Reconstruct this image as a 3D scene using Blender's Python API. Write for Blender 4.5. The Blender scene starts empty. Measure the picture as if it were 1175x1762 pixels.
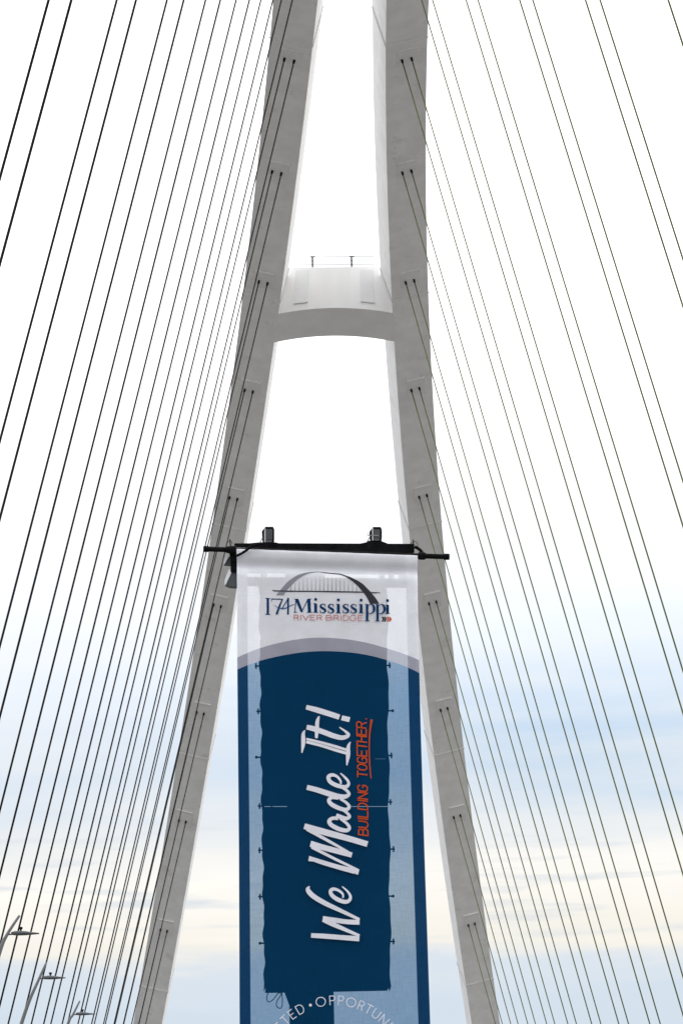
import bpy, bmesh, math, random
import numpy as np
from mathutils import Vector, Matrix
random.seed(4)
S = 9.0                       # hanger spacing along the deck, metres
EYE = 1.65                    # eye height above the deck
SC = bpy.context.scene
# ---------------------------------------------------------------- camera
FPX, PITCH, YAW, ROLL = 4226.43, 0.2756375, 0.0475538, -0.0246778
CAM = Vector((-0.70258*S, 0, EYE))
F = Vector((math.sin(YAW)*math.cos(PITCH), math.cos(YAW)*math.cos(PITCH), math.sin(PITCH)))
R0 = Vector((math.cos(YAW), -math.sin(YAW), 0)); U0 = R0.cross(F)
RT = R0*math.cos(ROLL) + U0*math.sin(ROLL)
UP = -R0*math.sin(ROLL) + U0*math.cos(ROLL)
cd = bpy.data.cameras.new('camera'); co = bpy.data.objects.new('camera', cd)
SC.collection.objects.link(co)
m = Matrix((RT, UP, -F)).transposed().to_4x4(); m.translation = CAM
co.matrix_world = m
cd.sensor_fit = 'VERTICAL'; cd.sensor_height = 36; cd.lens = FPX/1762*36
cd.clip_start = 0.1; cd.clip_end = 6000
SC.camera = co
# ---------------------------------------------------------------- sky, sun, exposure
SUN_EL, SUN_AZ = math.radians(42), math.radians(62)      # azimuth clockwise from +y (towards the right)
SC.view_settings.view_transform = 'Standard'; SC.view_settings.look = 'None'
SC.view_settings.exposure = 0.0; SC.view_settings.gamma = 1
wd = bpy.data.worlds.new('World'); SC.world = wd; wd.use_nodes = True
nt = wd.node_tree; nt.nodes.clear()
def N(t, kind, **kw):
    n = t.nodes.new(kind)
    for k, v in kw.items():
        if k.startswith('i_'): n.inputs[int(k[2:])].default_value = v
        else: setattr(n, k, v)
    return n
def math_(t, op, a, b=None, c=None):
    n = t.nodes.new('ShaderNodeMath'); n.operation = op
    for i, v in enumerate((a, b, c)):
        if v is None: continue
        if isinstance(v, (int, float)): n.inputs[i].default_value = v
        else: t.links.new(v, n.inputs[i])
    return n.outputs[0]
out = N(nt, 'ShaderNodeOutputWorld'); bg = N(nt, 'ShaderNodeBackground'); bg.inputs[1].default_value = 0.1
sky = N(nt, 'ShaderNodeTexSky', sky_type='NISHITA', sun_disc=False, sun_elevation=SUN_EL, sun_rotation=SUN_AZ)
tc = N(nt, 'ShaderNodeTexCoord'); sep = N(nt, 'ShaderNodeSeparateXYZ')
nt.links.new(tc.outputs['Generated'], sep.inputs[0])
X, Y, Z = sep.outputs
mp = N(nt, 'ShaderNodeMapping'); mp.inputs['Rotation'].default_value = (0, .05, 0); mp.inputs['Scale'].default_value = (6, 6, 30)
nt.links.new(tc.outputs['Generated'], mp.inputs[0])
n1 = N(nt, 'ShaderNodeTexNoise'); n1.inputs['Scale'].default_value = 1.0; n1.inputs['Detail'].default_value = 4
n1.inputs['Roughness'].default_value = .55; n1.inputs['Distortion'].default_value = .3
nt.links.new(mp.outputs[0], n1.inputs[0])
mp2 = N(nt, 'ShaderNodeMapping'); mp2.inputs['Scale'].default_value = (9, 9, 80); mp2.inputs['Location'].default_value = (3, 1, 2)
nt.links.new(tc.outputs['Generated'], mp2.inputs[0])
n2 = N(nt, 'ShaderNodeTexNoise'); n2.inputs['Scale'].default_value = 1.0; n2.inputs['Detail'].default_value = 3
nt.links.new(mp2.outputs[0], n2.inputs[0])
def ramp(t, fac, stops, interp='LINEAR'):
    r = t.nodes.new('ShaderNodeValToRGB'); r.color_ramp.interpolation = interp
    els = r.color_ramp.elements
    while len(els) > 1: els.remove(els[-1])
    els[0].position = stops[0][0]; els[0].color = (*stops[0][1], 1)
    for p, c in stops[1:]:
        e = els.new(p); e.color = (*c, 1)
    t.links.new(fac, r.inputs[0]); return r.outputs[0]
def mix(t, fac, a, b, blend='MIX'):
    n = t.nodes.new('ShaderNodeMix'); n.data_type = 'RGBA'; n.blend_type = blend
    for i, v in ((0, fac), (6, a), (7, b)):
        if isinstance(v, (int, float)): n.inputs[i].default_value = v
        elif isinstance(v, tuple): n.inputs[i].default_value = (*v, 1)
        else: t.links.new(v, n.inputs[i])
    return n.outputs[2]
# elevation (deg) warped a little by noise: e = asin(z) in degrees / 40
el = math_(nt, 'MULTIPLY', math_(nt, 'ARCSINE', Z), 180/math.pi/40)
wob = math_(nt, 'MULTIPLY', math_(nt, 'SUBTRACT', n1.outputs[0], .5), .085)
elw = math_(nt, 'ADD', el, wob)
def E_(d): return d/40
# horizon blue-grey bank, cream bank, pale blue opening, white overcast (linear colours x10 at strength .1)
g = lambda r, g_, b: tuple((v/255)**2.2 for v in (r, g_, b))
stops = [(0.0, g(208, 222, 238)), (E_(4.6), g(214, 227, 240)), (E_(5.3), g(222, 231, 241)), (E_(5.8), g(251, 246, 236)),
         (E_(7.2), (1.1, 1.05, .97)), (E_(8.3), g(240, 243, 245)), (E_(9.3), g(214, 229, 244)), (E_(10.4), g(203, 223, 244)),
         (E_(12.2), g(228, 238, 249)), (E_(14.0), g(246, 249, 253)), (E_(16.0), g(254, 254, 255)), (1.0, (1, 1, 1))]
base = ramp(nt, elw, stops)
streak = ramp(nt, n2.outputs[0], [(.35, (0, 0, 0)), (.70, (1, 1, 1))])
lowmask = ramp(nt, el, [(E_(6), (.0, .0, .0)), (E_(7), (.55, .55, .55)), (E_(11), (.5, .5, .5)), (E_(15), (0, 0, 0))])
sm = math_(nt, 'MULTIPLY', streak, lowmask)
base = mix(nt, sm, base, g(250, 249, 246))
leftm = math_(nt, 'MULTIPLY', ramp(nt, math_(nt, 'ADD', X, .5), [(.38, (.6, .6, .6)), (.62, (0, 0, 0))]),
              ramp(nt, el, [(E_(8), (0, 0, 0)), (E_(10), (1, 1, 1)), (E_(16), (1, 1, 1))]))
base = mix(nt, leftm, base, g(248, 250, 254))
# thin blue-grey wisps low over the cream bank, mostly on the right
mp3 = N(nt, 'ShaderNodeMapping'); mp3.inputs['Rotation'].default_value = (0, .03, 0); mp3.inputs['Scale'].default_value = (13, 13, 150); mp3.inputs['Location'].default_value = (7.3, 2, 5)
nt.links.new(tc.outputs['Generated'], mp3.inputs[0])
n3 = N(nt, 'ShaderNodeTexNoise'); n3.inputs['Scale'].default_value = 1.0; n3.inputs['Detail'].default_value = 3
nt.links.new(mp3.outputs[0], n3.inputs[0])
wm = math_(nt, 'MULTIPLY', ramp(nt, n3.outputs[0], [(.54, (0, 0, 0)), (.68, (.6, .6, .6))]),
           ramp(nt, el, [(E_(5.6), (0, 0, 0)), (E_(6.2), (1, 1, 1)), (E_(7.8), (1, 1, 1)), (E_(9), (0, 0, 0))]))
base = mix(nt, wm, base, g(208, 218, 230))
# blown-out overcast above: much brighter than display white
gain = ramp(nt, el, [(E_(10), (.10, .10, .10)), (E_(15), (.12, .12, .12)), (E_(20), (.19, .19, .19)), (E_(38), (.225, .225, .225))])
backdim = ramp(nt, math_(nt, 'ADD', Y, .5), [(.1, (.88, .88, .88)), (.75, (1.0, 1.0, 1.0))])      # unseen sky behind the viewer dimmed to darken the soffits
gn = math_(nt, 'MULTIPLY', math_(nt, 'MULTIPLY', gain, backdim), 100.0)
sc_ = nt.nodes.new('ShaderNodeVectorMath'); sc_.operation = 'SCALE'
nt.links.new(base, sc_.inputs[0]); nt.links.new(gn, sc_.inputs[3])
final = mix(nt, .94, sky.outputs[0], sc_.outputs[0])
nt.links.new(final, bg.inputs[0]); nt.links.new(bg.outputs[0], out.inputs[0])
sl = bpy.data.lights.new('sun', 'SUN'); sl.energy = 1.2; sl.angle = math.radians(10); sl.color = (1, .95, .87)
so = bpy.data.objects.new('sun', sl); SC.collection.objects.link(so)
sd = Vector((math.sin(SUN_AZ)*math.cos(SUN_EL), math.cos(SUN_AZ)*math.cos(SUN_EL), math.sin(SUN_EL)))
so.rotation_euler = sd.to_track_quat('Z', 'Y').to_euler()
# ---------------------------------------------------------------- helpers
col = SC.collection
def tag(o, label=None, cat=None, group=None, kind=None):
    if label: o['label'] = label
    if cat: o['category'] = cat
    if group: o['group'] = group
    if kind: o['kind'] = kind
    return o
def empty(name, loc):
    o = bpy.data.objects.new(name, None); col.objects.link(o); o.location = loc; o.empty_display_size = .3; return o
def mesh(name, vs, fs, mat, parent=None, smooth=False, mi=None):
    me = bpy.data.meshes.new(name); me.from_pydata([tuple(v) for v in vs], [], fs)
    for mm in (mat if isinstance(mat, (list, tuple)) else [mat]): me.materials.append(mm)
    if mi:
        for p_, k in zip(me.polygons, mi): p_.material_index = k
    if smooth:
        for p_ in me.polygons: p_.use_smooth = True
    me.update()
    o = bpy.data.objects.new(name, me); col.objects.link(o)
    if parent:
        o.parent = parent
        l = Vector(parent.location)
        q = parent.parent
        while q: l += Vector(q.location); q = q.parent
        for v in me.vertices: v.co -= l
    return o
class MB:
    def __init__(s): s.v = []; s.f = []
    def add(s, vs, fs):
        n = len(s.v); s.v += [Vector(v) for v in vs]; s.f += [tuple(n+i for i in f) for f in fs]; return s
    def hexa(s, c):   # 8 corners: bottom 4 then top 4
        return s.add(c, [(0, 3, 2, 1), (4, 5, 6, 7), (0, 1, 5, 4), (1, 2, 6, 5), (2, 3, 7, 6), (3, 0, 4, 7)])
    def box(s, o, x, y, z, bev=0):    # centre, half-vectors
        o, x, y, z = map(Vector, (o, x, y, z))
        return s.hexa([o-x-y-z, o+x-y-z, o+x+y-z, o-x+y-z, o-x-y+z, o+x-y+z, o+x+y+z, o-x+y+z])
    def tube(s, pts, r, n=10, caps=True):
        pts = [Vector(p) for p in pts]; rs = r if isinstance(r, (list, tuple)) else [r]*len(pts)
        rings = []; ref = None
        for i, p in enumerate(pts):
            t = (pts[min(i+1, len(pts)-1)] - pts[max(i-1, 0)])
            t = t.normalized() if t.length > 1e-9 else Vector((0, 0, 1))
            if ref is None or abs(ref.dot(t)) > .95: ref = Vector((0, 0, 1)) if abs(t.z) < .9 else Vector((1, 0, 0))
            a = (ref - t*ref.dot(t)).normalized(); b_ = t.cross(a); ref = a
            rings.append([p + (a*math.cos(2*math.pi*k/n) + b_*math.sin(2*math.pi*k/n))*rs[i] for k in range(n)])
        vs = [v for r_ in rings for v in r_]; fs = []
        for i in range(len(pts)-1):
            for k in range(n):
                fs.append((i*n+k, i*n+(k+1) % n, (i+1)*n+(k+1) % n, (i+1)*n+k))
        if caps: fs += [tuple(range(n-1, -1, -1)), tuple((len(pts)-1)*n+k for k in range(n))]
        return s.add(vs, fs)
    def build(s, name, mat, parent=None, smooth=False): return mesh(name, s.v, s.f, mat, parent, smooth)
def smooth_pts(p, per=8):
    out_ = []; p = [np.array(q, float) for q in p]
    for i in range(len(p)-1):
        a = p[max(i-1, 0)]; b_ = p[i]; c = p[i+1]; d = p[min(i+2, len(p)-1)]
        for k in range(per):
            t = k/per
            out_.append(.5*((2*b_)+(-a+c)*t+(2*a-5*b_+4*c-d)*t*t+(-a+3*b_-3*c+d)*t**3))
    out_.append(p[-1]); return out_
def bevel(o, w, seg=2):
    b_ = o.modifiers.new('bevel', 'BEVEL'); b_.width = w; b_.segments = seg; b_.limit_method = 'ANGLE'; return o
def ray(px, py):
    return (F + RT*((px-587.5)/FPX) - UP*((py-881)/FPX))
def at(px, py, Yd):      # the point of the upright plane y = Yd seen at a photo position
    d = ray(px, py); return CAM + d*(Yd/d.y)
# ---------------------------------------------------------------- materials
def pmat(name, c1, c2=None, rough=.6, metal=0, scale=2.0, bump=0, stretch=(1, 1, 1), detail=6, lo=.35, hi=.65, spec=.5, stains=None):
    m_ = bpy.data.materials.new(name); m_.use_nodes = True; t = m_.node_tree
    b_ = t.nodes['Principled BSDF']; b_.inputs['Roughness'].default_value = rough; b_.inputs['Metallic'].default_value = metal
    b_.inputs['Specular IOR Level'].default_value = spec
    if c2 is None: c2 = tuple(v*.85 for v in c1)
    tcn = t.nodes.new('ShaderNodeTexCoord'); mpn = t.nodes.new('ShaderNodeMapping'); mpn.inputs['Scale'].default_value = stretch
    t.links.new(tcn.outputs['Object'], mpn.inputs[0])
    nn = t.nodes.new('ShaderNodeTexNoise'); nn.inputs['Scale'].default_value = scale; nn.inputs['Detail'].default_value = detail
    t.links.new(mpn.outputs[0], nn.inputs[0])
    c = ramp(t, nn.outputs[0], [(lo, c2), (hi, c1)])
    if stains:
        n4 = t.nodes.new('ShaderNodeTexNoise'); n4.inputs['Scale'].default_value = stains[0]; n4.inputs['Detail'].default_value = 8
        n4.inputs['Roughness'].default_value = .75
        t.links.new(tcn.outputs['Object'], n4.inputs[0])
        c = mix(t, ramp(t, n4.outputs[0], [(stains[1], (0, 0, 0)), (stains[1]+.06, (stains[2],)*3)]), c, stains[3])
    t.links.new(c, b_.inputs['Base Color'])
    if bump:
        bn = t.nodes.new('ShaderNodeBump'); bn.inputs['Strength'].default_value = bump; bn.inputs['Distance'].default_value = .02
        t.links.new(nn.outputs[0], bn.inputs['Height']); t.links.new(bn.outputs[0], b_.inputs['Normal'])
    return m_
M = {}
M['girder'] = pmat('girder_paint', (.83, .825, .82), (.71, .70, .69), .55, scale=1.1, bump=.35, detail=14, lo=.25, hi=.75, stains=(.9, .585, .5, (.55, .54, .52)))
M['plate'] = pmat('plate_paint', (.78, .765, .755), (.71, .70, .69), .6, scale=1.2)
M['seam'] = pmat('weld_seam', (.82, .81, .79), (.72, .71, .69), .5, scale=3)
M['gap_shade'] = pmat('joint_gap_shade', (.55, .55, .56), (.47, .47, .48), .7, scale=3)  # dark grey stands in for the shadow in the splice gaps
M['brace'] = pmat('brace_paint', (.80, .79, .78), (.74, .73, .72), .55, scale=.8, bump=.1, stretch=(1, 1, .12))
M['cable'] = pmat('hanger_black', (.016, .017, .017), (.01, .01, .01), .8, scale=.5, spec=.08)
M['cable_glare'] = pmat('hanger_glare_tint', (.115, .14, .045), (.085, .105, .03), .7, scale=.5, spec=.2)  # right cables: backlight glare and yellow fringing put into the colour
M['dark'] = pmat('black_metal', (.009, .0095, .010), (.004, .004, .005), .7, scale=14, bump=.1, spec=.05)
M['matt'] = pmat('black_sheet', (.008, .009, .010), (.005, .005, .006), .9, scale=6, spec=.05)
M['steel'] = pmat('bracket_steel', (.45, .46, .47), (.32, .33, .34), .35, metal=.7, scale=10)
M['glassy'] = pmat('lamp_lens', (.8, .82, .85), (.72, .74, .78), .3, scale=5)
M['lamp'] = pmat('lamp_grey', (.085, .095, .10), (.06, .065, .07), .6, scale=4)
M['concrete'] = pmat('deck_concrete', (.155, .15, .145), (.125, .121, .117), .85, scale=1.5, bump=.3)
M['asphalt'] = pmat('paint_line', (.78, .78, .76), (.66, .66, .64), .7, scale=3)
M['water'] = pmat('river_water', (.14, .137, .132), (.12, .117, .113), .6, scale=.2, bump=.4)
def fabric(name, colr, trans, tfac=.25, tl=.15, weave=.25):
    m_ = bpy.data.materials.new(name); m_.use_nodes = True; t = m_.node_tree; t.nodes.clear()
    o_ = t.nodes.new('ShaderNodeOutputMaterial')
    df = t.nodes.new('ShaderNodeBsdfDiffuse'); tr = t.nodes.new('ShaderNodeBsdfTransparent'); tlb = t.nodes.new('ShaderNodeBsdfTranslucent')
    tcn = t.nodes.new('ShaderNodeTexCoord')
    nn = t.nodes.new('ShaderNodeTexNoise'); nn.inputs['Scale'].default_value = 5; nn.inputs['Detail'].default_value = 8
    t.links.new(tcn.outputs['Object'], nn.inputs[0])
    c = ramp(t, nn.outputs[0], [(.3, tuple(v*.93 for v in colr)), (.7, tuple(min(1, v*1.06) for v in colr))])
    # woven threads
    w1 = t.nodes.new('ShaderNodeTexNoise'); w1.inputs['Scale'].default_value = 1; w1.inputs['Detail'].default_value = 2
    mpn = t.nodes.new('ShaderNodeMapping'); mpn.inputs['Scale'].default_value = (90, 1, 8); t.links.new(tcn.outputs['Object'], mpn.inputs[0]); t.links.new(mpn.outputs[0], w1.inputs[0])
    w2 = t.nodes.new('ShaderNodeTexNoise'); w2.inputs['Scale'].default_value = 1; w2.inputs['Detail'].default_value = 2
    mpm = t.nodes.new('ShaderNodeMapping'); mpm.inputs['Scale'].default_value = (8, 1, 90); t.links.new(tcn.outputs['Object'], mpm.inputs[0]); t.links.new(mpm.outputs[0], w2.inputs[0])
    ws = math_(t, 'ADD', w1.outputs[0], w2.outputs[0])
    c = mix(t, weave, c, ramp(t, math_(t, 'MULTIPLY', ws, .5), [(.3, tuple(v*.6 for v in colr)), (.7, tuple(min(1, v*1.3) for v in colr))]))
    t.links.new(c, df.inputs[0]); tlb.inputs[0].default_value = (*colr, 1); tr.inputs[0].default_value = (*trans, 1)
    bn = t.nodes.new('ShaderNodeBump'); bn.inputs['Strength'].default_value = .25; bn.inputs['Distance'].default_value = .01
    t.links.new(ws, bn.inputs['Height']); t.links.new(bn.outputs[0], df.inputs['Normal'])
    m1 = t.nodes.new('ShaderNodeMixShader'); m1.inputs[0].default_value = tl
    t.links.new(df.outputs[0], m1.inputs[1]); t.links.new(tlb.outputs[0], m1.inputs[2])
    m2 = t.nodes.new('ShaderNodeMixShader')
    t.links.new(math_(t, 'MULTIPLY_ADD', math_(t, 'SUBTRACT', ws, 1.0), .3*tfac, tfac), m2.inputs[0])
    t.links.new(m1.outputs[0], m2.inputs[1]); t.links.new(tr.outputs[0], m2.inputs[2])
    t.links.new(m2.outputs[0], o_.inputs[0])
    return m_
M['f_white'] = fabric('banner_white', (.88, .885, .94), (1, 1, 1), .20, .03, .12)
M['f_grey'] = fabric('banner_grey', (.46, .46, .54), (.85, .85, .9), .25, .12, .15)
M['f_navy'] = fabric('banner_navy', (.0045, .070, .18), (.58, .74, .90), .47, .08, .3)
M['f_hem'] = fabric('banner_hem', (.006, .03, .09), (.6, .72, .9), .26, .05, .35)
M['i_navy'] = fabric('ink_navy', (.004, .038, .12), (.5, .6, .9), .03, .1, .1)
M['i_white'] = fabric('ink_white', (.80, .79, .86), (1, 1, 1), .05, .05, .1)
M['i_orange'] = fabric('ink_orange', (.60, .085, .022), (1, .5, .3), .06, .1, .15)
M['i_red'] = fabric('ink_red', (.50, .13, .12), (1, .5, .5), .06, .1, .15)
M['i_black'] = fabric('ink_black', (.02, .02, .03), (.6, .6, .6), .06, .05, .1)
M['i_grey'] = fabric('ink_grey', (.27, .27, .31), (.8, .8, .8), .08, .05, .1)
M['i_charcoal'] = fabric('ink_charcoal', (.045, .045, .055), (.8, .8, .8), .05, .05, .1)
M['i_blue'] = fabric('ink_blue', (.05, .13, .32), (.8, .8, .8), .08, .05, .1)
# ---------------------------------------------------------------- arch geometry (fitted)
B, WW, ZC, KQ, YC, Y0, PS, K4 = 0.238005, 1.817574, 6.576539, 0.0343902, 9.564875, 12.653263, 0.0557799, 0.0598655e-4*1e0
K4 = 0.0598655e-4
RW, RTH = .243, .287
def rib(side, i):
    y = Y0+i; z = ZC-KQ*(y-YC)**2-K4*(y-YC)**4; dz = -2*KQ*(y-YC)-4*K4*(y-YC)**3
    t = Vector((-side*B*dz, 1, dz)).normalized(); c = 1/math.hypot(1, B)
    n = Vector((side*c, 0, B*c))          # outward
    u = t.cross(n)
    if u.z < 0: u = -u
    return Vector((side*(WW-B*z)*S, y*S, z*S+EYE)), t, n, u
def rp(side, i, a, h):    # a: metres outward from the rib centreline, h: metres above the soffit
    c, t, n, u = rib(side, i); return c + n*a + u*h
HW, HT = RW*S/2, RTH*S
# ---------------------------------------------------------------- setting (below the frame: it lights the soffits)
mb = MB(); mb.box((0, 90, -.35), (17.8, 0, 0), (0, 190, 0), (0, 0, .35))
tag(mb.build('bridge_deck', M['concrete']), kind='structure')
mb = MB()
for x in (-9, -5.4, 5.4, 9):
    for k in range(40): mb.box((x, -80+k*9, .006), (.06, 0, 0), (0, 1.5, 0), (0, 0, .002))
tag(mb.build('road_markings', M['asphalt']), kind='structure')
tag(mesh('river', [(-3000, -3000, -16), (3000, -3000, -16), (3000, 3000, -16), (-3000, 3000, -16)], [(0, 1, 2, 3)], M['water']), kind='structure')
# ---------------------------------------------------------------- arch ribs
ORD = ['topmost', 'second from the top', 'third from the top', 'fourth from the top', 'fifth from the top', 'sixth from the top', 'seventh from the top', 'eighth from the top', 'lowest']
i0, i1 = YC-Y0-13.6, YC-Y0+13.6
for side, nm in ((-1, 'left'), (1, 'right')):
    base = rib(side, i1)[0]; base.z = 0
    root = empty('arch_rib', base)
    tag(root, f'curved grey steel arch rib on the {nm} of the banner, ' + ('inner face a thin sliver' if side < 0 else 'inner face wide'),
        'arch rib', 'leaning ribs of the bridge arch')
    vs = []; fs = []; n = 150
    for k in range(n+1):
        i = i0+(i1-i0)*k/n
        vs += [rp(side, i, HW, 0), rp(side, i, -HW, 0), rp(side, i, -HW, HT), rp(side, i, HW, HT)]
    for k in range(n):
        for q in range(4): fs.append((k*4+q, k*4+(q+1) % 4, k*4+4+(q+1) % 4, k*4+4+q))
    fs += [(3, 2, 1, 0), (n*4, n*4+1, n*4+2, n*4+3)]
    g_ = mesh('box_girder', vs, fs, M['girder'], root)
    # ring seams between girder segments
    for q in range(-4, 5):
        ic = 4.28+2.13*q-(.17 if q == -2 else 0)
        if not (-1 < ic < 10): continue
        mb = MB(); d = .055/S; h = .035
        mb.hexa([rp(side, ic-d, -HW-h, -h), rp(side, ic+d, -HW-h, -h), rp(side, ic+d, HW+h, -h), rp(side, ic-d, HW+h, -h),
                 rp(side, ic-d, -HW-h, .0), rp(side, ic+d, -HW-h, .0), rp(side, ic+d, HW+h, .0), rp(side, ic-d, HW+h, .0)])
        mb.build('weld_seam', M['seam'], root)
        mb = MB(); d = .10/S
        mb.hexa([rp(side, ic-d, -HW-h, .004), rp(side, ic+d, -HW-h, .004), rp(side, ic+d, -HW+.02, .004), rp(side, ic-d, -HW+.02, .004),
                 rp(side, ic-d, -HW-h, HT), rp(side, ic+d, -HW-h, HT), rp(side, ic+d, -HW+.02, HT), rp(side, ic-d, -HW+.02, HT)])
        mb.build('gap_shade_strip', M['gap_shade'], root)  # gap shadow on the inner face, painted as a dark strip
    # anchor plates with two dark sockets
    for i in range(0, 9):
        mb = MB(); h = .025
        a0, a1 = (-.52, .62) if side > 0 else (-.62, .52)
        mb.hexa([rp(side, i-.078, a0, -h), rp(side, i+.06, a0, -h), rp(side, i+.06, a1, -h), rp(side, i-.078, a1, -h),
                 rp(side, i-.078, a0, .0), rp(side, i+.06, a0, .0), rp(side, i+.06, a1, .0), rp(side, i-.078, a1, .0)])
        ap = mb.build('anchor_plate', M['plate'], root)
        mb = MB(); h = .085
        mb.hexa([rp(side, i-.087, a0, -h), rp(side, i-.081, a0, -h), rp(side, i-.081, a1, -h), rp(side, i-.087, a1, -h),
                 rp(side, i-.087, a0, .0), rp(side, i-.081, a0, .0), rp(side, i-.081, a1, .0), rp(side, i-.087, a1, .0)])
        mb.build('drip_lip', M['seam'], ap)
        for j in (-.5, .5):
            c, t, n_, u = rib(side, i); q = c + n_*(j*PS*S)
            mb = MB(); dv = Vector((side*B, 0, -1)).normalized()
            mb.tube([q+dv*.0, q+dv*.20, q+dv*.22], [.062, .062, .04], 12)
            mb.build('socket', M['matt'], ap, True)
# ---------------------------------------------------------------- cross brace between the ribs
br = empty('cross_brace', (rp(-1, 2.3, -HW, 0)+rp(1, 2.3, -HW, 0))/2)
tag(br, 'arched grey cross brace joining the two leaning ribs high above the banner', 'cross brace')
inL, ifr, itop, itf = 2.265, 2.53, 2.20, 2.46
HB = .353*S
def lerp(a, b_, v): return a+(b_-a)*v
nseg = 28; vs = []; fs = []
upn = (rib(-1, 2.3)[3]+rib(1, 2.3)[3]); upn = Vector((0, upn.y, upn.z)).normalized()
for k in range(nseg+1):
    v = k/nseg; sg = 1-(2*v-1)**2
    row = []
    for (ii, hh, sag) in ((inL, -.004, .44), (ifr, -.004, .50), (itf, HB, 0), (itop, HB, 0)):
        a = rp(-1, ii, -HW+.03, hh); b_ = rp(1, ii, -HW+.03, hh)
        row.append(lerp(a, b_, v) + upn*sag*sg)
    vs += row
for k in range(nseg):
    for q in range(4): fs.append((k*4+q, k*4+(q+1) % 4, k*4+4+(q+1) % 4, k*4+4+q))
fs += [(3, 2, 1, 0), tuple(nseg*4+q for q in range(4))]
mesh('box_beam', vs, fs, M['brace'], br)
def bf(v, w):       # point on the near face: v across, w up
    sg = 1-(2*v-1)**2
    a = lerp(rp(-1, inL, -HW+.03, 0), rp(1, inL, -HW+.03, 0), v)+upn*.44*sg
    b_ = lerp(rp(-1, itop, -HW+.03, HB), rp(1, itop, -HW+.03, HB), v)
    return lerp(a, b_, w)
nf = Vector((0, -1, -.18)).normalized()
M['panel'] = pmat('panel_paint', (.73, .73, .73), (.68, .68, .68), .6, scale=.8)
for b0_, b1_, t0_, t1_ in ((.141, .262, .075, .225), (.717, .838, .79, .945)):
    def vv(v0, v1, w): return lerp(v0, v1, w)
    mb = MB(); c = [bf(vv(b0_, t0_, .2), .2), bf(vv(b1_, t1_, .2), .2), bf(vv(b1_, t1_, .93), .93), bf(vv(b0_, t0_, .93), .93)]
    mb.hexa([q-nf*.01 for q in c]+[q+nf*.025 for q in c])
    mb.build('access_panel', M['panel'], br)
    mb = MB(); c = [bf(vv(b0_, t0_, .17), .17), bf(vv(b1_, t1_, .17), .17), bf(vv(b1_, t1_, .195), .195), bf(vv(b0_, t0_, .195), .195)]
    mb.hexa([q-nf*.01 for q in c]+[q+nf*.08 for q in c])
    mb.build('panel_ledge', M['panel'], br)
hr = empty('handrail', Vector((0, 0, 0))); hr.parent = br
topL = lerp(rp(-1, itop, -HW+.03, HB), rp(1, itop, -HW+.03, HB), 0); topR = lerp(rp(-1, itop, -HW+.03, HB), rp(1, itop, -HW+.03, HB), 1)
rb = Vector((0, .45, -.03))
for v in (.265, .705):
    p_ = lerp(topL, topR, v)+rb
    mb = MB(); mb.box(p_+Vector((0, 0, .42)), (.055, 0, 0), (0, .055, 0), (0, 0, .46))
    mb.box(p_+Vector((0.02, 0, .86)), (.14, 0, 0), (0, .04, 0), (0, 0, .03)); mb.box(p_+Vector((0, 0, .0)), (.13, 0, 0), (0, .1, 0), (0, 0, .05))
    mb.build('rail_post', M['lamp'], hr)
for h, r_ in ((.86, .021), (.60, .018), (.36, .022)):
    mb = MB(); mb.tube([topL+rb+Vector((.2, 0, h)), topR+rb+Vector((-.2, 0, h))], r_, 8); mb.build('rail_line', M['lamp'], hr)
# ---------------------------------------------------------------- hangers
CR = .033
cnt = ['first', 'second', 'third', 'fourth', 'fifth', 'sixth', 'seventh']
def hanger(side, i, j):
    c, t, n_, u = rib(side, i); c = c+n_*((j-.5)*side*PS*S)
    dv = Vector((side*B, 0, -1)); L_ = (c.z-.1); end = c+dv*L_
    nm = 'left' if side < 0 else 'right'
    outer = (j == 0) if side < 0 else (j == 1)
    # j counts from the left in the picture
    io = 'outer' if outer else 'inner'
    if side < 0:
        if i >= 0: lab = f'{io} cable of the pair anchored {ORD[i]} on the left rib'
        elif i == -1: lab = f'{io} of the two cables crossing the left rib soffit at the photo top edge'
        else: lab = f'{io} black cable of the {cnt[i+7]} pair from the left at the photo top edge'
    else:
        if i >= 0: lab = f'{io} cable of the pair anchored {ORD[i]} on the right rib'
        elif i == -1: lab = f'{io} of the two cables leaving the right rib edge at the photo top'
        elif i == -5: lab = 'lone slim cable cutting across the top right corner of the photo'
        else: lab = f'{io} cable of the {cnt[-2-i]} pair to the right of the right rib, photo top edge'
    mb = MB(); base = end
    sagd = Vector((0, 0, 0))
    mb.tube([c, lerp(c, end, .33), lerp(c, end, .66), end], CR, 10)
    for v in mb.v: v -= base
    me = bpy.data.meshes.new('hanger_cable'); me.from_pydata([tuple(v) for v in mb.v], [], mb.f)
    me.materials.append(M['cable'] if side < 0 else M['cable_glare'])
    for p_ in me.polygons: p_.use_smooth = len(p_.vertices) == 4
    o = bpy.data.objects.new('hanger_cable', me); col.objects.link(o); o.location = base
    tag(o, lab, 'cable', f'hanger cables of the {nm} rib')
# NB: (j-.5)*side*n_ keeps j counting left to right in the picture
for i in range(-7, 9):
    for j in (0, 1): hanger(-1, i, j)
for i in range(-5, 9):
    for j in (0, 1):
        if i == -5 and j == 1: continue
        hanger(1, i, j)
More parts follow.
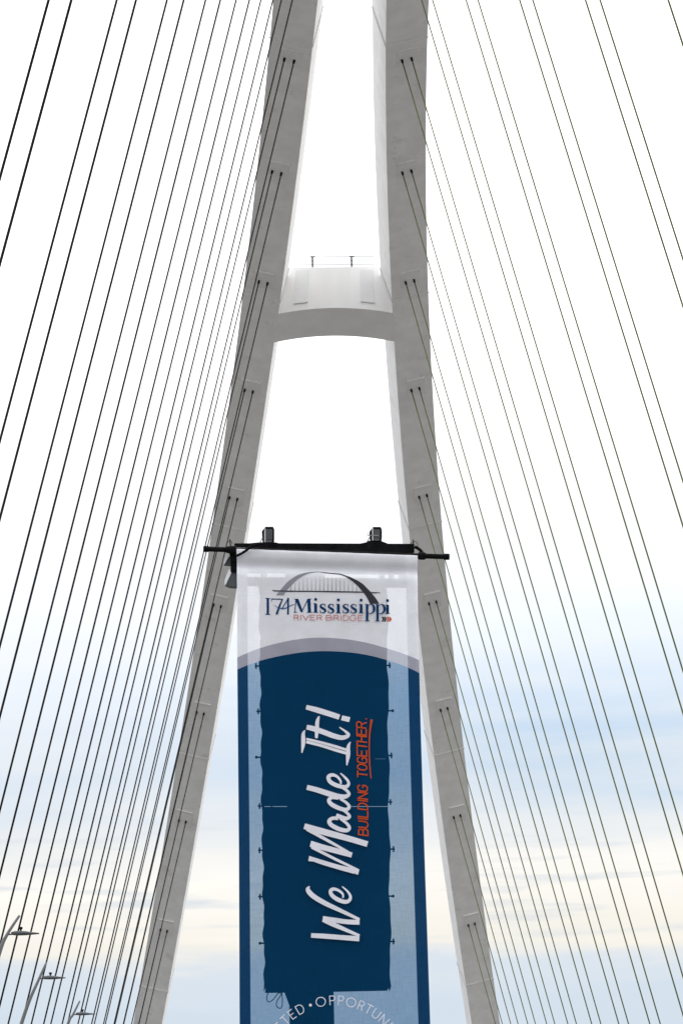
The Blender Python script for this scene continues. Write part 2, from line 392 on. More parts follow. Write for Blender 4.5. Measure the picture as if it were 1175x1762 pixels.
# ---------------------------------------------------------------- street lamps on the left kerb
def lamp(px, py, Yd, scale, tip, low, label):
    # px,py: where arm meets mast; tip: mast tip; low: lowest point seen
    k = Yd/62.6
    J = at(px, py, Yd); T_ = at(*tip, Yd); Lw = at(*low, Yd)
    dirn = (J-Lw)
    foot = Vector((Lw.x-1.15, Yd, 0)); 
    root = empty('street_lamp', foot); tag(root, label, 'street lamp', 'street lamps along the left side of the deck')
    mb = MB()
    mid = Vector((foot.x+.12, Yd, 4.2)); 
    pts = smooth_pts([foot, Vector((foot.x+.02, Yd, 2)), mid, Vector((lerp(mid, Lw, .6).x-.02, Yd, lerp(mid, Lw, .6).z)), Lw, J, T_], 6)
    n_ = len(pts)
    mb.tube(pts, [.10-.07*(q/(n_-1)) for q in range(n_)], 12)
    mb.build('mast', M['steel_l'], root, True)
    L_ = .80
    mb = MB(); mb.tube([J, J+Vector((.06, 0, .0)), J+Vector((.22, 0, .01))], [.02, .02, .016], 8); mb.build('arm', M['lamp'], root, True)
    # slim flat luminaire head: cross sections along x
    secs = [(.10, .02, .035), (.18, .06, .055), (.30, .13, .062), (.46, .15, .055), (.60, .14, .034), (.72, .10, .024), (.80, .06, .016)]
    vs = []; fs = []; n = 12
    for (x, w_, h_) in secs:
        for q in range(n):
            a = 2*math.pi*q/n; z_ = math.sin(a)*h_*1.25
            if z_ < 0: z_ *= .55
            vs.append(J+Vector((x*1.0, math.cos(a)*w_, z_+.015-.01*x)))
    for r_ in range(len(secs)-1):
        for q in range(n): fs.append((r_*n+q, r_*n+(q+1) % n, (r_+1)*n+(q+1) % n, (r_+1)*n+q))
    fs += [tuple(range(n-1, -1, -1)), tuple((len(secs)-1)*n+q for q in range(n))]
    hd = mesh('lamp_head', vs, fs, M['lamp'], root, True)
    mb = MB(); p_ = J+Vector((.34, 0, .07)); mb.tube([p_, p_+Vector((0, 0, .05)), p_+Vector((0, 0, .055)), p_+Vector((0, 0, .11))], [.022, .022, .045, .045], 10)
    mb.build('photocell', M['dark'], hd)
M['steel_l'] = pmat('galvanised_mast', (.20, .21, .215), (.15, .155, .16), .6, metal=.1, scale=3, stretch=(1, 1, .2))
lamp(13, 1608, 62.6, 1, (34.5, 1575), (0, 1638), 'nearest and highest street lamp, slim head on a leaning mast')
lamp(68, 1684, 76, 1, (80.5, 1656), (47, 1733), 'middle one of three street lamps, its bent mast half in view')
lamp(126, 1746, 90, 1, (138, 1722), (117.5, 1762), 'lowest and smallest street lamp, nearest the left rib')
# ---------------------------------------------------------------- banner tower
YB = 24.0
mpx = YB/FPX/1.0*1.0      # metres per photo pixel near the banner (a little more with the tilt)
tw = empty('banner_tower', Vector((at(537, 1762, YB+.55).x, YB+.55, 0)))
tag(tw, 'black tower with tall board and floodlights that carries the banner', 'banner tower')
YP = YB+.35
def prism(poly, Y1, Y2, name, mat, parent, mbx=None):
    n = len(poly); mb = mbx or MB()
    vs = [at(x, y, Y1) for x, y in poly] + [at(x, y, Y1)+Vector((0, Y2-Y1, 0)) for x, y in poly]
    fs = [tuple(range(n)), tuple(range(2*n-1, n-1, -1))]+[(q, (q+1) % n, n+(q+1) % n, n+q) for q in range(n)]
    mb.add(vs, fs)
    if mbx is None: return mb.build(name, mat, parent)
# board: bands between slits
def lx(y): return 447.5+(y-1140)*.0135+1.3*math.sin(y*.081)+.9*math.sin(y*.19+1)
def rx(y):
    return 665.5+(y-1000)*.0098+1.5*math.sin(y*.047+2)+.6*math.sin(y*.13)
def band(ya, yb, xa=None, xb=None, mbx=None):
    n = max(2, int((yb-ya)/7))
    L_ = [(xa if xa else lx(ya+(yb-ya)*q/n), ya+(yb-ya)*q/n) for q in range(n+1)]
    R_ = [(xb if xb else rx(ya+(yb-ya)*q/n), ya+(yb-ya)*q/n) for q in range(n+1)]
    prism(L_+R_[::-1], YP, YP+.05, None, None, None, mbx)
mb = MB()
band(1008, 1304.2, mbx=mb); band(1304.2, 1306, None, 645, mb); band(1304.2, 1306, 663.5, None, mb)
band(1306, 1386, mbx=mb)
for a, b_ in ((None, 455), (466, 469), (494, 601), (667, None)): band(1386, 1388.2, a, b_, mb)
band(1388.2, 1697, mbx=mb)
prism([(lx(1697), 1697), (rx(1697), 1697), (670.5, 1705), (668, 1699), (666.5, 1704), (575, 1706), (456, 1708), (457.5, 1699), (454, 1706)], YP, YP+.05, None, None, None, mb)
mb.build('board', M['matt'], tw)
# top rail under the sleeve
mb = MB(); prism([(425.5, 993), (703, 996), (703, 1008), (425.5, 1005)], YP-.02, YP+.07, None, None, None, mb)
for a, b_ in ((450, 453.5), (455.5, 458.5), (491, 558.5), (652.5, 655), (656, 661), (669, 677), (686, 703)):
    prism([(a, 984), (b_, 984), (b_+(1 if a > 600 else 0), 996), (a, 996)], YP, YP+.045, None, None, None, mb)
prism([(425.5, 936), (703, 940), (703, 986.5), (425.5, 983.5)], YP-.01, YP+.06, None, None, None, mb)
mb.build('top_rail', M['matt'], tw)
for side_, ys in ((0, (1146, 1224, 1303, 1387, 1463, 1543, 1623)), (1, (1145, 1223, 1300, 1380, 1461, 1542, 1620))):
    for q, y in enumerate(ys):
        x = lx(y) if side_ == 0 else rx(y); s_ = -1 if side_ == 0 else 1
        mb = MB(); a = at(x-s_*2, y, YP+.02); b_ = at(x+s_*7, y, YP+.02)
        mb.tube([a, b_], .008, 8)
        if (q+side_) % 4 != 2:
            c = lerp(a, b_, .62 if q % 2 else .75)
            mb.tube([c+Vector((0, 0, .028)), c-Vector((0, 0, .028))], .0085, 8)
        else:
            mb.tube([b_+Vector((0, 0, .012)), b_-Vector((0, 0, .012))], .012, 8)
        mb.build('toggle', M['dark'], tw)
# loop of slack cord under the board
mb = MB()
lp = [(462, 1707), (459, 1717), (462, 1724), (470, 1720), (479, 1709), (484, 1711), (477, 1722), (476, 1731), (483, 1735), (486, 1725), (485, 1708)]
mb.tube([at(x, y, YP+.02+.006*q) for q, (x, y) in enumerate(smooth_pts(lp, 6))] if False else [at(q[0], q[1], YP+.02) for q in smooth_pts(lp, 6)], .0045, 6)
mb.build('slack_cord', M['dark'], tw, True)
# mast down to the deck
mb = MB()
ma = at(498.8, 1720, YP+.05); mb_ = at(574.5, 1720, YP+.05); hw = (mb_.x-ma.x)/2
cx_ = (ma.x+mb_.x)/2; topz = at(537, 1500, YP).z
mb.box((cx_, YP+.05+hw*.8, topz/2+.05), (hw, 0, 0), (0, hw*.7, 0), (0, 0, topz/2-.05))
prism([(491, 1704), (500, 1704), (500, 1728)], YP+.08, YP+.2, None, None, None, mb)
bevel(mb.build('mast', M['dark'], tw), .01)
mb = MB(); mb.box((cx_, YP+.4, .05), (.9, 0, 0), (0, .9, 0), (0, 0, .05)); mb.build('base_plate', M['dark'], tw)
# black beam behind the sleeve with pipe ends
YBM = YB+.16
mb = MB(); prism([(404, 935.5), (470, 935.3), (712, 936.3), (712, 950), (470, 946), (404, 941)], YBM, YBM+.09, None, None, None, mb)
prism([(428, 935.6), (446, 933.8), (474, 933.8), (480, 935.4)], YBM+.015, YBM+.07, None, None, None, mb)
prism([(618, 936.2), (631, 933.5), (634, 931.2), (655, 931.2), (660, 933.2), (668, 936.4)], YBM+.015, YBM+.07, None, None, None, mb)
bevel(mb.build('cross_beam', M['dark'], tw), .004)
# horizontal pipe through the banner sleeve
r_p = 5.3*YB/FPX
P1, P2 = at(350, 944.5, YB+.035), at(773, 958.2, YB+.035)
def pl(x): return lerp(P1, P2, (x-350)/423.0)
mb = MB(); mb.tube([pl(350), pl(352), pl(359), pl(359.5), pl(763), pl(763.5), pl(771), pl(773)],
                   [r_p*.9, r_p*1.05, r_p*1.05, r_p*.86, r_p*.86, r_p*1.05, r_p*1.08, r_p*.95], 20)
mb.build('banner_pipe', M['dark'], tw, True)
mb = MB(); mb.tube([pl(388), pl(392), pl(405), pl(407)], [r_p*.9, r_p*1.2, r_p*1.45, r_p*1.3], 16)
mb.build('pipe_collar', M['dark'], tw, True); mb = MB(); mb.tube([pl(719), pl(721), pl(730), pl(733)], [r_p*1.15, r_p*1.3, r_p*1.3, r_p*.9], 16)
mb.build('pipe_collar', M['dark'], tw, True)
mb = MB(); mb.tube([at(x, y, YB+.1) for x, y in smooth_pts([(713, 941), (718, 943), (724, 948), (729, 955)])], .017, 10)
mb.build('pipe_hook', M['dark'], tw, True); mb = MB(); mb.tube([at(710.8, 928.5, YB+.12), at(710.8, 951, YB+.12)], .0055, 8)
mb.tube([at(x, y, YB+.12) for x, y in smooth_pts([(706, 938), (709, 933), (715, 932), (718.5, 937), (717, 942)])], .0028, 6)
mb.build('locking_pin', M['dark'], tw, True); mb = MB(); mb.tube([at(395.7, 928, YB+.12), at(397, 940, YB+.12)], .006, 8)
mb.tube([at(x, y, YB+.12) for x, y in smooth_pts([(389, 939), (392, 933), (398, 931), (400, 936)])], .0028, 6)
mb.build('locking_pin', M['dark'], tw, True)
# left bracket hanging below the pipe end
mb = MB(); prism([(394, 944), (406, 942), (412, 948), (411, 965), (398, 966), (397, 958)], YB+.09, YB+.15, None, None, None, mb)
prism([(397.5, 962), (409, 962), (409, 984), (397.5, 984)], YB+.10, YB+.16, None, None, None, mb)
bevel(mb.build('bracket', M['dark'], tw), .003)
# small hanging light heads at the left edge
def head(poly, Yd, depth, lens, name='side_light'):
    o = prism(poly, Yd, Yd+depth, name, M['lamp'], tw); bevel(o, .003)
    mb = MB(); prism(lens, Yd-.012, Yd+.02, None, None, None, mb); mb.build('lens', M['glassy'], o)
head([(388, 1005), (400, 983), (412, 985), (412, 1009), (396, 1008)], YB+.12, .09, [(386.8, 1004), (386.8, 998), (394, 979), (399.5, 983), (388.5, 1006)])
head([(386, 971), (394, 957), (400, 963), (398, 972)], YB+.17, .05, [(384.8, 971), (385, 964), (390, 953), (394.5, 957), (387, 970)])
# floodlights standing on the beam
def flood(x0, x1, y0, y1, side_):
    f = empty('floodlight', Vector((0, 0, 0))); f.parent = tw
    yd = YBM+.01
    o = prism([(x0+6, y0), (x1-2, y0), (x1, y0+4), (x1, y1-6), (x1-1, y1), (x0+6, y1)], yd, yd+.085, 'housing', M['dark'], f); bevel(o, .004)
    prism([(x0, y0+7), (x0+3, y0+3), (x0+6.2, y0+.5), (x0+6.2, y1-2), (x0+1.5, y1-1)], yd+.01, yd+.08, 'back_cover', M['dark'], f)
    prism([(x0+4, y0+3), (x0+6.5, y0+1.5), (x0+6.5, y1-1), (x0+4.2, y1-1)], yd-.006, yd+.02, 'bezel', M['steel'], f)
    prism([(x0+7.6, y0+3.5), (x1-2.6, y0+3.5), (x1-2.6, y1-5.5), (x0+7.6, y1-5.5)], yd-.005, yd+.01, 'lens', M['glass_d'], f)
    prism([(x0+7, y1-4.5), (x1-3, y1-4.5), (x1-4, y1-1), (x0+8, y1-1)], yd-.008, yd+.01, 'trim', M['lamp'], f)
    prism([(x0+1, y1-1), (x1, y1-1), (x1+1, y1+6), (x0-1, y1+6)], yd+.01, yd+.07, 'yoke', M['dark'], f)
    mb = MB(); mb.tube([at(x0+2, y1-10, yd+.05), at(x0-6, y1+4, yd+.05)], .006, 8); mb.build('stay', M['steel'], f)
M['glass_d'] = pmat('smoked_lens', (.05, .055, .06), (.03, .03, .035), .2, scale=5)
flood(450.8, 471.5, 907, 934, 0); flood(635.8, 656.3, 907.3, 931, 1)
mb = MB(); mb.tube([at(632, 921, YBM), at(651, 921.5, YBM)], .004, 6); mb.tube([at(632.5, 914.5, YBM), at(632.5, 923, YBM)], .003, 6)
mb.build('knob', M['steel'], tw)
# cable crossing the banner's upper left corner
mb = MB(); mb.tube([at(x, y, YB-.035) for x, y in smooth_pts([(404, 956), (409, 955.5), (417, 951.5), (424, 947), (431, 941), (438, 938.5), (446, 936.5), (455, 935.5)])], .0135, 10)
mb.build('power_cable', M['dark'], tw, True)
# ---------------------------------------------------------------- banner
LE = [(930, 406.2), (960, 407.8), (1130, 408.3), (1460, 411.3), (1762, 412.5), (2130, 415)]
RE = [(930, 717.6), (960, 718.3), (1030, 718.5), (1130, 720.8), (1250, 723.5), (1460, 730), (1762, 740), (2130, 755)]
def ed(T, y): return float(np.interp(y, [a for a, _ in T], [b_ for _, b_ in T]))
def topy(x): return 940.0+(x-406)*(951.2-940)/312
def BP(x, y, off=0.0):
    """point on the hanging fabric: gentle folds, wrapped over the pipe at the top"""
    t = y-topy(x); d = 0
    if t < 7: d = (7-max(t, 0))**2/49*.040
    pin = .055*math.exp(-((t-31)/8.5)**2)            # fabric drawn in below the sleeve
    fade = min(1, max(0, (t-30)/200))
    w = .010*math.sin(x*.030+.4)*fade+.006*math.sin(x*.071+y*.0042)*fade+.0025*math.sin(x*.17+y*.011)*math.exp(-((t-30)/22)**2)+.004*math.sin(y*.021+x*.012)*fade
    return at(x, y, YB)+Vector((0, d+pin+w-off, 0))
bn = empty('banner', at(565, 2120, YB)); tag(bn, 'tall translucent white and navy fabric banner hanging from a black pipe', 'banner', None)
UA = [(408, 1131.4), (451, 1114.5), (497, 1102.0), (549, 1097.7), (604.5, 1101.4), (665.7, 1115), (721, 1136)]
LA = [(408, 1152), (448, 1137.2), (482, 1128.3), (518.7, 1122.6), (549, 1120.8), (604.5, 1123.6), (665.7, 1135), (721, 1158.5)]
def arc(T, x):
    c = np.polyfit([a for a, _ in T], [b_ for _, b_ in T], 3); return float(np.polyval(c, x))
pU = np.polyfit([a for a, _ in UA], [b_ for _, b_ in UA], 4); pL = np.polyfit([a for a, _ in LA], [b_ for _, b_ in LA], 4)
def sheet(name, u0, u1, off, mats, parent, ybot=2120, ytop=None, thick=0):
    vs = []; fs = []; mi = []; nu = max(2, int(70*(u1-u0)))
    rows = None; idx = {}
    nA, nB_, nC = 34, 5, 110
    for r_ in range(nA+nB_+nC+1):
        for q in range(nu+1):
            u = u0+(u1-u0)*q/nu
            x_ = lambda y: ed(LE, y)+(ed(RE, y)-ed(LE, y))*u
            x0 = x_(1120); yu, yl = float(np.polyval(pU, x0)), float(np.polyval(pL, x0)); yt = topy(x_(945)) if ytop is None else ytop
            if r_ <= nA: y = yt+(yu-yt)*(r_/nA)**1.25
            elif r_ <= nA+nB_: y = yu+(yl-yu)*(r_-nA)/nB_
            else: y = yl+(ybot-yl)*(r_-nA-nB_)/nC
            vs.append(BP(x_(y), y, off))
    for r_ in range(nA+nB_+nC):
        for q in range(nu):
            fs.append((r_*(nu+1)+q, (r_+1)*(nu+1)+q, (r_+1)*(nu+1)+q+1, r_*(nu+1)+q+1))
            mi.append(0 if r_ < nA else 1 if r_ < nA+nB_ else 2)
    return mesh(name, vs, fs, mats, parent, True, mi)
FM = [M['f_white'], M['f_grey'], M['f_navy']]
sheet('fabric', 0, 1, 0, FM, bn)
HM = [M['f_white'], M['f_grey'], M['f_hem']]
sheet('side_hem', 0.0, .058, -.010, HM, bn); sheet('side_hem', .938, 1.0, -.010, HM, bn)
sheet('side_hem', 0.0, .057, -.018, HM, bn); sheet('side_hem', .940, 1.0, -.018, HM, bn)
# lettering on the fabric
class Ink:
    def __init__(s): s.v = []; s.f = []; s.k = 0
    def nxt(s): s.k += 1; return .004+s.k*.00012
    def ribbon(s, pts, ws, sm=True, per=8, roughen=0):
        d = [(*p_, w) for p_, w in zip(pts, ws if isinstance(ws, (list, tuple)) else [ws]*len(pts))]
        d = smooth_pts(d, per) if sm else [np.array(q) for q in d]
        o0 = s.nxt(); n = len(s.v)
        for i, q in enumerate(d):
            a = d[max(i-1, 0)]; b_ = d[min(i+1, len(d)-1)]; tx, ty = b_[0]-a[0], b_[1]-a[1]; l = math.hypot(tx, ty) or 1
            nx, ny = -ty/l, tx/l; w = q[2]/2+(random.uniform(-1, 1)*roughen if roughen else 0)
            off = o0+.0010*i/len(d)
            s.v += [BP(q[0]+nx*w, q[1]+ny*w, off), BP(q[0]-nx*w, q[1]-ny*w, off)]
        for i in range(len(d)-1): s.f.append((n+2*i, n+2*i+1, n+2*i+3, n+2*i+2))
        s.k += 9
    def poly(s, pts, sub=True):
        off = s.nxt(); n = len(s.v); s.v += [BP(x, y, off) for x, y in pts]; s.f.append(tuple(range(n, n+len(pts))))
    def seg(s, a, b_, w, ext=0):
        dx, dy = b_[0]-a[0], b_[1]-a[1]; l = math.hypot(dx, dy) or 1; ux, uy = dx/l, dy/l
        a = (a[0]-ux*ext, a[1]-uy*ext); b_ = (b_[0]+ux*ext, b_[1]+uy*ext); nx, ny = -uy*w/2, ux*w/2
        s.poly([(a[0]+nx, a[1]+ny), (b_[0]+nx, b_[1]+ny), (b_[0]-nx, b_[1]-ny), (a[0]-nx, a[1]-ny)])
    def disc(s, x, y, r, n=16): s.poly([(x+r*math.cos(2*math.pi*k/n), y+r*math.sin(2*math.pi*k/n)) for k in range(n)])
    def build(s, name, mat, parent=bn): return mesh(name, s.v, s.f, mat, parent)
# stroke capitals in a unit box (x right, y up)
def arcp(cx, cy, rx_, ry, a0, a1, n=12): return [(cx+rx_*math.cos(math.radians(a0+(a1-a0)*k/n)), cy+ry*math.sin(math.radians(a0+(a1-a0)*k/n))) for k in range(n+1)]
G = {
 'A': [[(0, 0), (.5, 1), (1, 0)], [(.2, .35), (.8, .35)]],
 'B': [[(0, 0), (0, 1), (.7, 1), (.92, .88), (.92, .65), (.7, .53), (0, .53)], [(.7, .53), (1, .4), (1, .15), (.75, 0), (0, 0)]],
 'C': [arcp(.55, .5, .55, .5, 48, 312, 16)],
 'D': [[(0, 0), (0, 1), (.55, 1)]+arcp(.45, .5, .55, .5, 80, -80, 10)+[(.55, 0), (0, 0)]],
 'E': [[(1, 1), (0, 1), (0, 0), (1, 0)], [(0, .52), (.85, .52)]],
 'G': [[(.95, .8), (.75, 1), (.25, 1), (0, .8), (0, .2), (.25, 0), (.75, 0), (.97, .2), (.97, .48), (.55, .48)]],
 'H': [[(0, 0), (0, 1)], [(1, 0), (1, 1)], [(0, .5), (1, .5)]],
 'I': [[(.5, 0), (.5, 1)]],
 'L': [[(0, 1), (0, 0), (1, 0)]],
 'N': [[(0, 0), (0, 1), (1, 0), (1, 1)]],
 'O': [arcp(.5, .5, .5, .5, 90, 450, 22)],
 'P': [[(0, 0), (0, 1), (.65, 1)]+arcp(.6, .74, .4, .26, 70, -70, 8)+[(.6, .48), (0, .48)]],
 'R': [[(0, 0), (0, 1), (.65, 1)]+arcp(.6, .75, .4, .25, 70, -70, 8)+[(.6, .5), (0, .5)], [(.55, .5), (1, 0)]],
 'T': [[(0, 1), (1, 1)], [(.5, 1), (.5, 0)]],
 'U': [[(0, 1), (0, .3)]+arcp(.5, .3, .5, .3, 180, 360, 10)+[(1, 1)]],
 'V': [[(0, 1), (.5, 0), (1, 1)]],
 'Y': [[(0, 1), (.5, .5), (1, 1)], [(.5, .5), (.5, 0)]],
 '.': [[(.2, 0), (.2, .08)]],
}
def glyph(ink, ch, fn, w):
    for st in G[ch]:
        p = [fn(x, y) for x, y in st]
        for a, b_ in zip(p[:-1], p[1:]): ink.seg(a, b_, w, w*.42 if len(p) < 8 else w*.15)
# --- logo: arch, deck line, hangers
z1 = lambda x, y: (400+x/6.528, 960+y/6.528); z2 = lambda x, y: (560+x/6.528, 960+y/6.528)
lg = empty('logo', Vector((0, 0, 0))); lg.parent = bn
def logomesh(ink, name, mat): return ink.build(name, mat, lg)
def strip(ink, outer, inner):
    o_ = smooth_pts(outer, 6); i_ = smooth_pts(inner, 6); n = 40
    def res(p, k):
        L_ = np.concatenate([[0], np.cumsum([np.hypot(*(p[j+1]-p[j])) for j in range(len(p)-1)])])
        t = L_[-1]*k/n; return (float(np.interp(t, L_, [q[0] for q in p])), float(np.interp(t, L_, [q[1] for q in p])))
    off = ink.nxt(); b0 = len(ink.v)
    for k in range(n+1): ink.v += [BP(*res(o_, k), off), BP(*res(i_, k), off)]
    for k in range(n): ink.f.append((b0+2*k, b0+2*k+1, b0+2*k+3, b0+2*k+2))
a = Ink(); strip(a, [z1(490, 418), z1(560, 335), z1(630, 260), z1(720, 200), z1(800, 168), z1(880, 150), z1(960, 145), z1(1000, 150)],
                 [z1(575, 418), z1(610, 365), z1(680, 290), z1(740, 235), z1(830, 183), z1(900, 161), z1(960, 152), z1(1000, 153)])
a.build('arch_logo', M['i_grey'], lg)
a = Ink(); strip(a, [z1(985, 149), z1(1040, 155), z1(1100, 163), z1(1204, 172), z2(225, 196), z2(290, 220), z2(400, 280), z2(480, 355), z2(560, 450), z2(605, 515)],
                 [z1(985, 154), z1(1040, 164), z1(1100, 173), z1(1204, 186), z2(215, 208), z2(275, 243), z2(350, 305), z2(405, 368), z2(455, 430), z2(500, 515)])
a.build('arch_logo', M['i_charcoal'], lg)
a = Ink()
a.ribbon([z1(445, 362), z1(470, 369), z1(610, 374), z1(1000, 378), z2(450, 386), z2(560, 392), z2(615, 389)], [.6, 2.0, 2.1, 2.1, 2.1, 2.1, .6], False)
for k in range(17):
    x = 500.8+k*7.03; yb = 1016.8+(x-500)*.017
    tt = (x-557)/62; yt = 986+20*abs(tt)**2.2
    yt = max(yt, 989)+4
    if yb-yt > 2: a.ribbon([(x, yt), (x, (yt+yb)/2), (x, yb)], [.15, .55, .85], False)
a.build('deck_logo', M['i_charcoal'], lg)
# --- 174 Mississippi
a = Ink(); a.seg((461, 1029.3), (461, 1057), 3.9); a.seg((456.8, 1029.6), (465.5, 1029.8), 1.1); a.seg((456.5, 1057.0), (465.5, 1057.1), 1.1)
a.seg((467.4, 1030.6), (487, 1031.1), 1.6); a.seg((467.4, 1030), (467.6, 1035), 1.0); a.ribbon([(486.3, 1030.6), (481, 1043), (476, 1057.3)], [1.8, 3.0, 3.6], True)
a.seg((496.6, 1029), (485.6, 1047), 1.7); a.seg((495.9, 1028.8), (495.6, 1057.4), 2.9)
a.build('route_lettering', M['i_navy'], lg)
a = Ink(); a.ribbon([(472, 1041), (478, 1045), (486, 1047.2), (494, 1045.5), (501, 1041.5), (508, 1040.3)], [.5, 1.4, 2.2, 1.9, 1.4, .6]); a.build('river_swoosh', M['i_blue'], lg)
a = Ink()
a.seg((509.3, 1031), (507.3, 1053.5), 1.4); a.poly([(507.5, 1030.6), (513.5, 1030.6), (521.3, 1052.9), (517.8, 1054)])
a.seg((519.0, 1053.2), (530.0, 1031), 1.5); a.poly([(528.6, 1030.8), (533.8, 1030.8), (535.0, 1053.6), (529.8, 1053.6)])
a.seg((505.4, 1053.6), (511.2, 1053.6), 1.1); a.seg((527.8, 1053.8), (537.4, 1053.8), 1.1); a.seg((506, 1031), (512, 1031), 1.0); a.seg((530, 1031), (536.2, 1031), 1.0)
def li(x, yb, dot=True):
    a.seg((x, yb-15.6), (x, yb), 4.7); a.seg((x-4.4, yb-.4), (x+4.4, yb-.4), 1.0); a.seg((x-4.0, yb-15.3), (x, yb-15.6), 1.1); a.disc(x, yb-22.8, 2.55)
def ls(x, yb, w=11.0):     # serif s, bold spine
    h = 16.0; f_ = lambda u, v: (x+u*w, yb-v*h)
    a.ribbon([f_(.86, .74), f_(.80, .90), f_(.50, .97), f_(.20, .86), f_(.17, .68), f_(.45, .54), f_(.78, .40), f_(.88, .22), f_(.62, .05), f_(.28, .05), f_(.08, .28)],
             [.6, 1.1, 1.5, 2.6, 3.3, 3.9, 3.9, 3.2, 1.8, 1.3, .6])
    a.seg(f_(.88, .68), f_(.88, .99), .8); a.seg(f_(.06, .0), f_(.06, .33), .8)
def lp_(x, yb):
    a.seg((x, yb-15.6), (x, yb+13.2), 4.2); a.seg((x-4.4, yb+13.0), (x+4.4, yb+13.0), 1.1); a.seg((x-3.8, yb-15.2), (x, yb-15.6), 1.2)
    a.ribbon([(x+1.5, yb-12.5), (x+5, yb-15.4), (x+9, yb-14.8), (x+11.7, yb-11), (x+11.8, yb-5.5), (x+9, yb-1), (x+5, yb+.6), (x+1.5, yb-1)],
             [.8, 1.3, 2.6, 4.2, 4.2, 2.6, 1.4, 1.0])
li(543.1, 1054.4); ls(549.9, 1055.3); ls(563.8, 1055.5); li(582.0, 1055.4); ls(589.2, 1055.6); ls(602.7, 1055.8); li(621.1, 1055.8); lp_(631.4, 1055.7); lp_(649.3, 1055.9)
a.build('title_lettering', M['i_navy'], lg)
a = Ink(); li(666.6, 1056.2); a.build('title_lettering', M['i_navy'], lg)
# --- RIVER BRIDGE
a = Ink()
def cap(ch, x0, x1, w=1.05):
    y1_ = 1058.4+(x0-505)*.0125; y0_ = 1066.8+(x0-505)*.0165
    glyph(a, ch, lambda u, v: (x0+u*(x1-x0), y0_+(y1_-y0_)*v), w)
for ch, x0, x1 in (('R', 506.2, 513.4), ('I', 515.2, 520), ('V', 521.0, 531.5), ('E', 534, 541.6), ('R', 545.4, 553.6),
                   ('B', 561.2, 570.8), ('R', 574, 582.6), ('I', 584.6, 588.8), ('D', 590.8, 599.6), ('G', 602.4, 612.6), ('E', 616, 623.8)): cap(ch, x0, x1)
a.build('subtitle_lettering', M['i_red'], lg)
def chev(x, mt):
    a = Ink(); a.poly([(x-1.4, 1061.2), (x+1.4, 1061.2), (x+4.0, 1065.3), (x+1.0, 1065.3)]); a.poly([(x+1.0, 1065.35), (x+4.0, 1065.35), (x+1.2, 1069.3), (x-1.6, 1069.3)])
    a.build('chevron', M[mt], lg)
chev(657.6, 'i_black'); chev(661.4, 'i_black'); chev(666.3, 'i_orange'); chev(669.9, 'i_orange')
# --- hand-brushed headline, reading upwards
a = Ink(); q7 = 7.344
def br_(oy, pts, ws, r=.0): a.ribbon([(500+x/q7, oy+y/q7) for x, y in pts], [w/q7 for w in ws], True, 8, r)
Z6, Z7, Z8 = 1190, 1320, 1450
br_(Z6, [(196, 200), (330, 235), (480, 280), (616, 324)], [55, 68, 68, 66]); br_(Z6, [(644, 333), (745, 358)], [62, 64])
br_(Z6, [(202, 452), (300, 475), (420, 515), (540, 560), (640, 585), (705, 572), (728, 545), (690, 505), (615, 452)], [58, 66, 66, 64, 58, 50, 42, 30, 14])
br_(Z6, [(360, 315), (338, 380), (332, 480), (325, 592)], [20, 46, 50, 34])
br_(Z6, [(182, 492), (160, 540), (160, 650), (142, 778)], [12, 42, 52, 14])
br_(Z6, [(198, 601), (400, 650), (560, 695), (708, 742)], [26, 32, 34, 30]); br_(Z6, [(198, 638), (400, 690), (560, 740), (708, 785)], [38, 36, 38, 36])
br_(Z6, [(755, 640), (728, 700), (724, 810), (708, 938)], [12, 42, 52, 14])
br_(Z7, [(632, 218), (628, 175), (580, 120), (520, 103), (476, 130), (500, 190), (580, 235), (680, 258), (728, 228), (722, 180), (680, 130), (628, 82)], [20, 28, 34, 44, 48, 52, 52, 50, 40, 34, 28, 14])
br_(Z7, [(205, 260), (330, 292), (480, 340), (600, 375), (690, 378), (735, 345), (700, 295), (620, 250)], [62, 66, 68, 66, 54, 42, 36, 30])
br_(Z7, [(600, 398), (520, 390), (482, 425), (520, 478), (620, 528), (700, 543), (738, 505), (700, 455), (625, 405)], [40, 42, 48, 54, 52, 48, 42, 36, 32])
br_(Z7, [(575, 612), (640, 640), (700, 655), (742, 630), (705, 580), (640, 535)], [48, 52, 48, 40, 36, 34])
br_(Z7, [(600, 655), (530, 652), (486, 688), (520, 742), (620, 792), (710, 805), (740, 768), (700, 712), (620, 655)], [42, 44, 50, 54, 54, 48, 42, 36, 30])
br_(Z7, [(172, 752), (400, 818), (700, 900), (970, 975)], [72, 80, 74, 72])
br_(Z7, [(205, 790), (400, 895), (560, 985), (760, 1100)], [44, 40, 34, 30])
br_(Z8, [(250, 18), (400, 62), (600, 115), (772, 162)], [76, 72, 70, 66])
br_(Z8, [(262, 58), (420, 140), (600, 232), (850, 350)], [40, 38, 34, 30])
br_(Z8, [(228, 205), (420, 246), (640, 312), (858, 376)], [66, 30, 34, 70]); br_(Z8, [(300, 238), (420, 272), (640, 338), (800, 384)], [20, 34, 34, 30])
br_(Z8, [(240, 555), (218, 600), (280, 675), (420, 762), (600, 850), (868, 975)], [10, 56, 62, 60, 52, 34])
br_(Z8, [(405, 965), (560, 985), (700, 1005), (868, 1010)], [66, 62, 60, 62])
br_(Z8, [(410, 972), (520, 1030), (700, 1110), (868, 1180)], [64, 60, 46, 34])
br_(Z8, [(258, 1176), (450, 1188), (650, 1205), (866, 1218)], [56, 62, 62, 66])
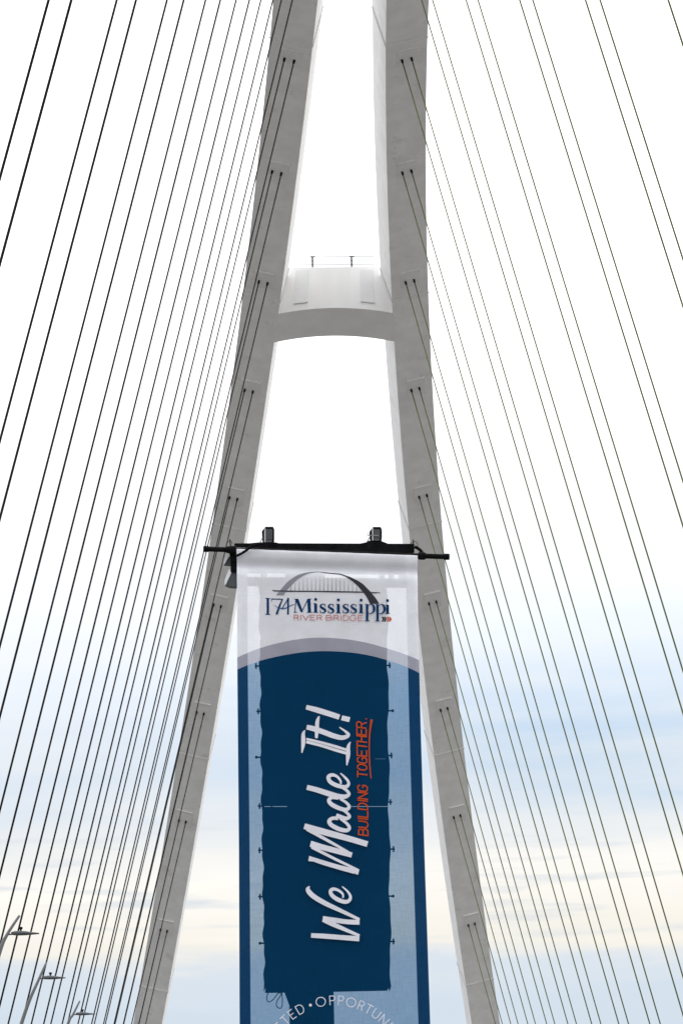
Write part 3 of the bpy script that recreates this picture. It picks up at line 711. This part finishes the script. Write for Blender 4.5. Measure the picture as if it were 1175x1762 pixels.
br_(Z8, [(660, 705), (655, 655), (600, 608), (535, 592), (502, 622), (525, 675), (600, 728), (690, 755), (742, 730), (752, 680), (715, 620), (648, 560)], [20, 28, 34, 42, 46, 50, 52, 50, 42, 34, 26, 12])
a.build('headline_lettering', M['i_white'])
# --- BUILDING TOGETHER.
a = Ink()
def vcap(ch, yb, yt, w=2.3):    # reads upwards; yb start (lower), yt end
    xm = lambda y: 613.2+(y-1240)*.0185
    glyph(a, ch, lambda u, v: (xm(yb)+16.2*(1-v), yb+(yt-yb)*u-1.6*v+.8), w)
y = 1437.0
for ch in 'BUILDING':
    w = 3.4 if ch == 'I' else 10.4
    vcap(ch, y, y-w+.0 if ch != 'I' else y-w); y -= w+2.65 if ch != 'I' else w+1.6
y = 1337.6
for ch in 'TOGETHER':
    w = 9.6; vcap(ch, y, y-w); y -= w+2.55
a.seg((628.6, 1237.4), (631, 1237.2), 2)
a.ribbon([(639.3, 1238), (635.9, 1262), (635.0, 1290), (636.0, 1318), (638.2, 1340)], [4.2, 2.6, 2.2, 2.2, 1.8])
a.build('tagline_lettering', M['i_orange'])
# --- arc lettering at the bottom
a = Ink(); CXc, CYc, RR = 575.5, 1846, 116.5
def onarc(ch, deg, wd_, h=15.5):
    an = math.radians(deg)
    def fn(u, v):
        xx = (u-.5)*wd_; rr = RR+v*h
        th = an+xx/RR; return (CXc+rr*math.sin(th), CYc-rr*math.cos(th))
    glyph(a, ch, fn, 1.45)
for word in ((('D', -28.3, 10.5), ('E', -36, 7.5), ('T', -43, 9), ('C', -50.5, 10), ('E', -58.5, 8), ('N', -66.5, 11), ('N', -75, 11), ('O', -84.5, 15), ('C', -94, 12)),
             (('O', -11, 15), ('P', -1.8, 8), ('P', 5.0, 8), ('O', 13.2, 15), ('R', 21.6, 8), ('T', 28.2, 10), ('U', 35.2, 10), ('N', 43, 11), ('I', 49.2, 2), ('T', 54.5, 10), ('Y', 61.5, 11))):
    a = Ink()
    for ch, dg, wd_ in word: onarc(ch, dg, wd_)
    a.build('ring_lettering', M['i_white'])
a = Ink(); p = (CXc+(RR+7)*math.sin(math.radians(-19.6)), CYc-(RR+7)*math.cos(math.radians(-19.6))); a.disc(p[0], p[1], 2.5)
a.build('ring_dot', M['i_white'])
SC.render.engine = 'CYCLES'
SC.cycles.transparent_max_bounces = 24
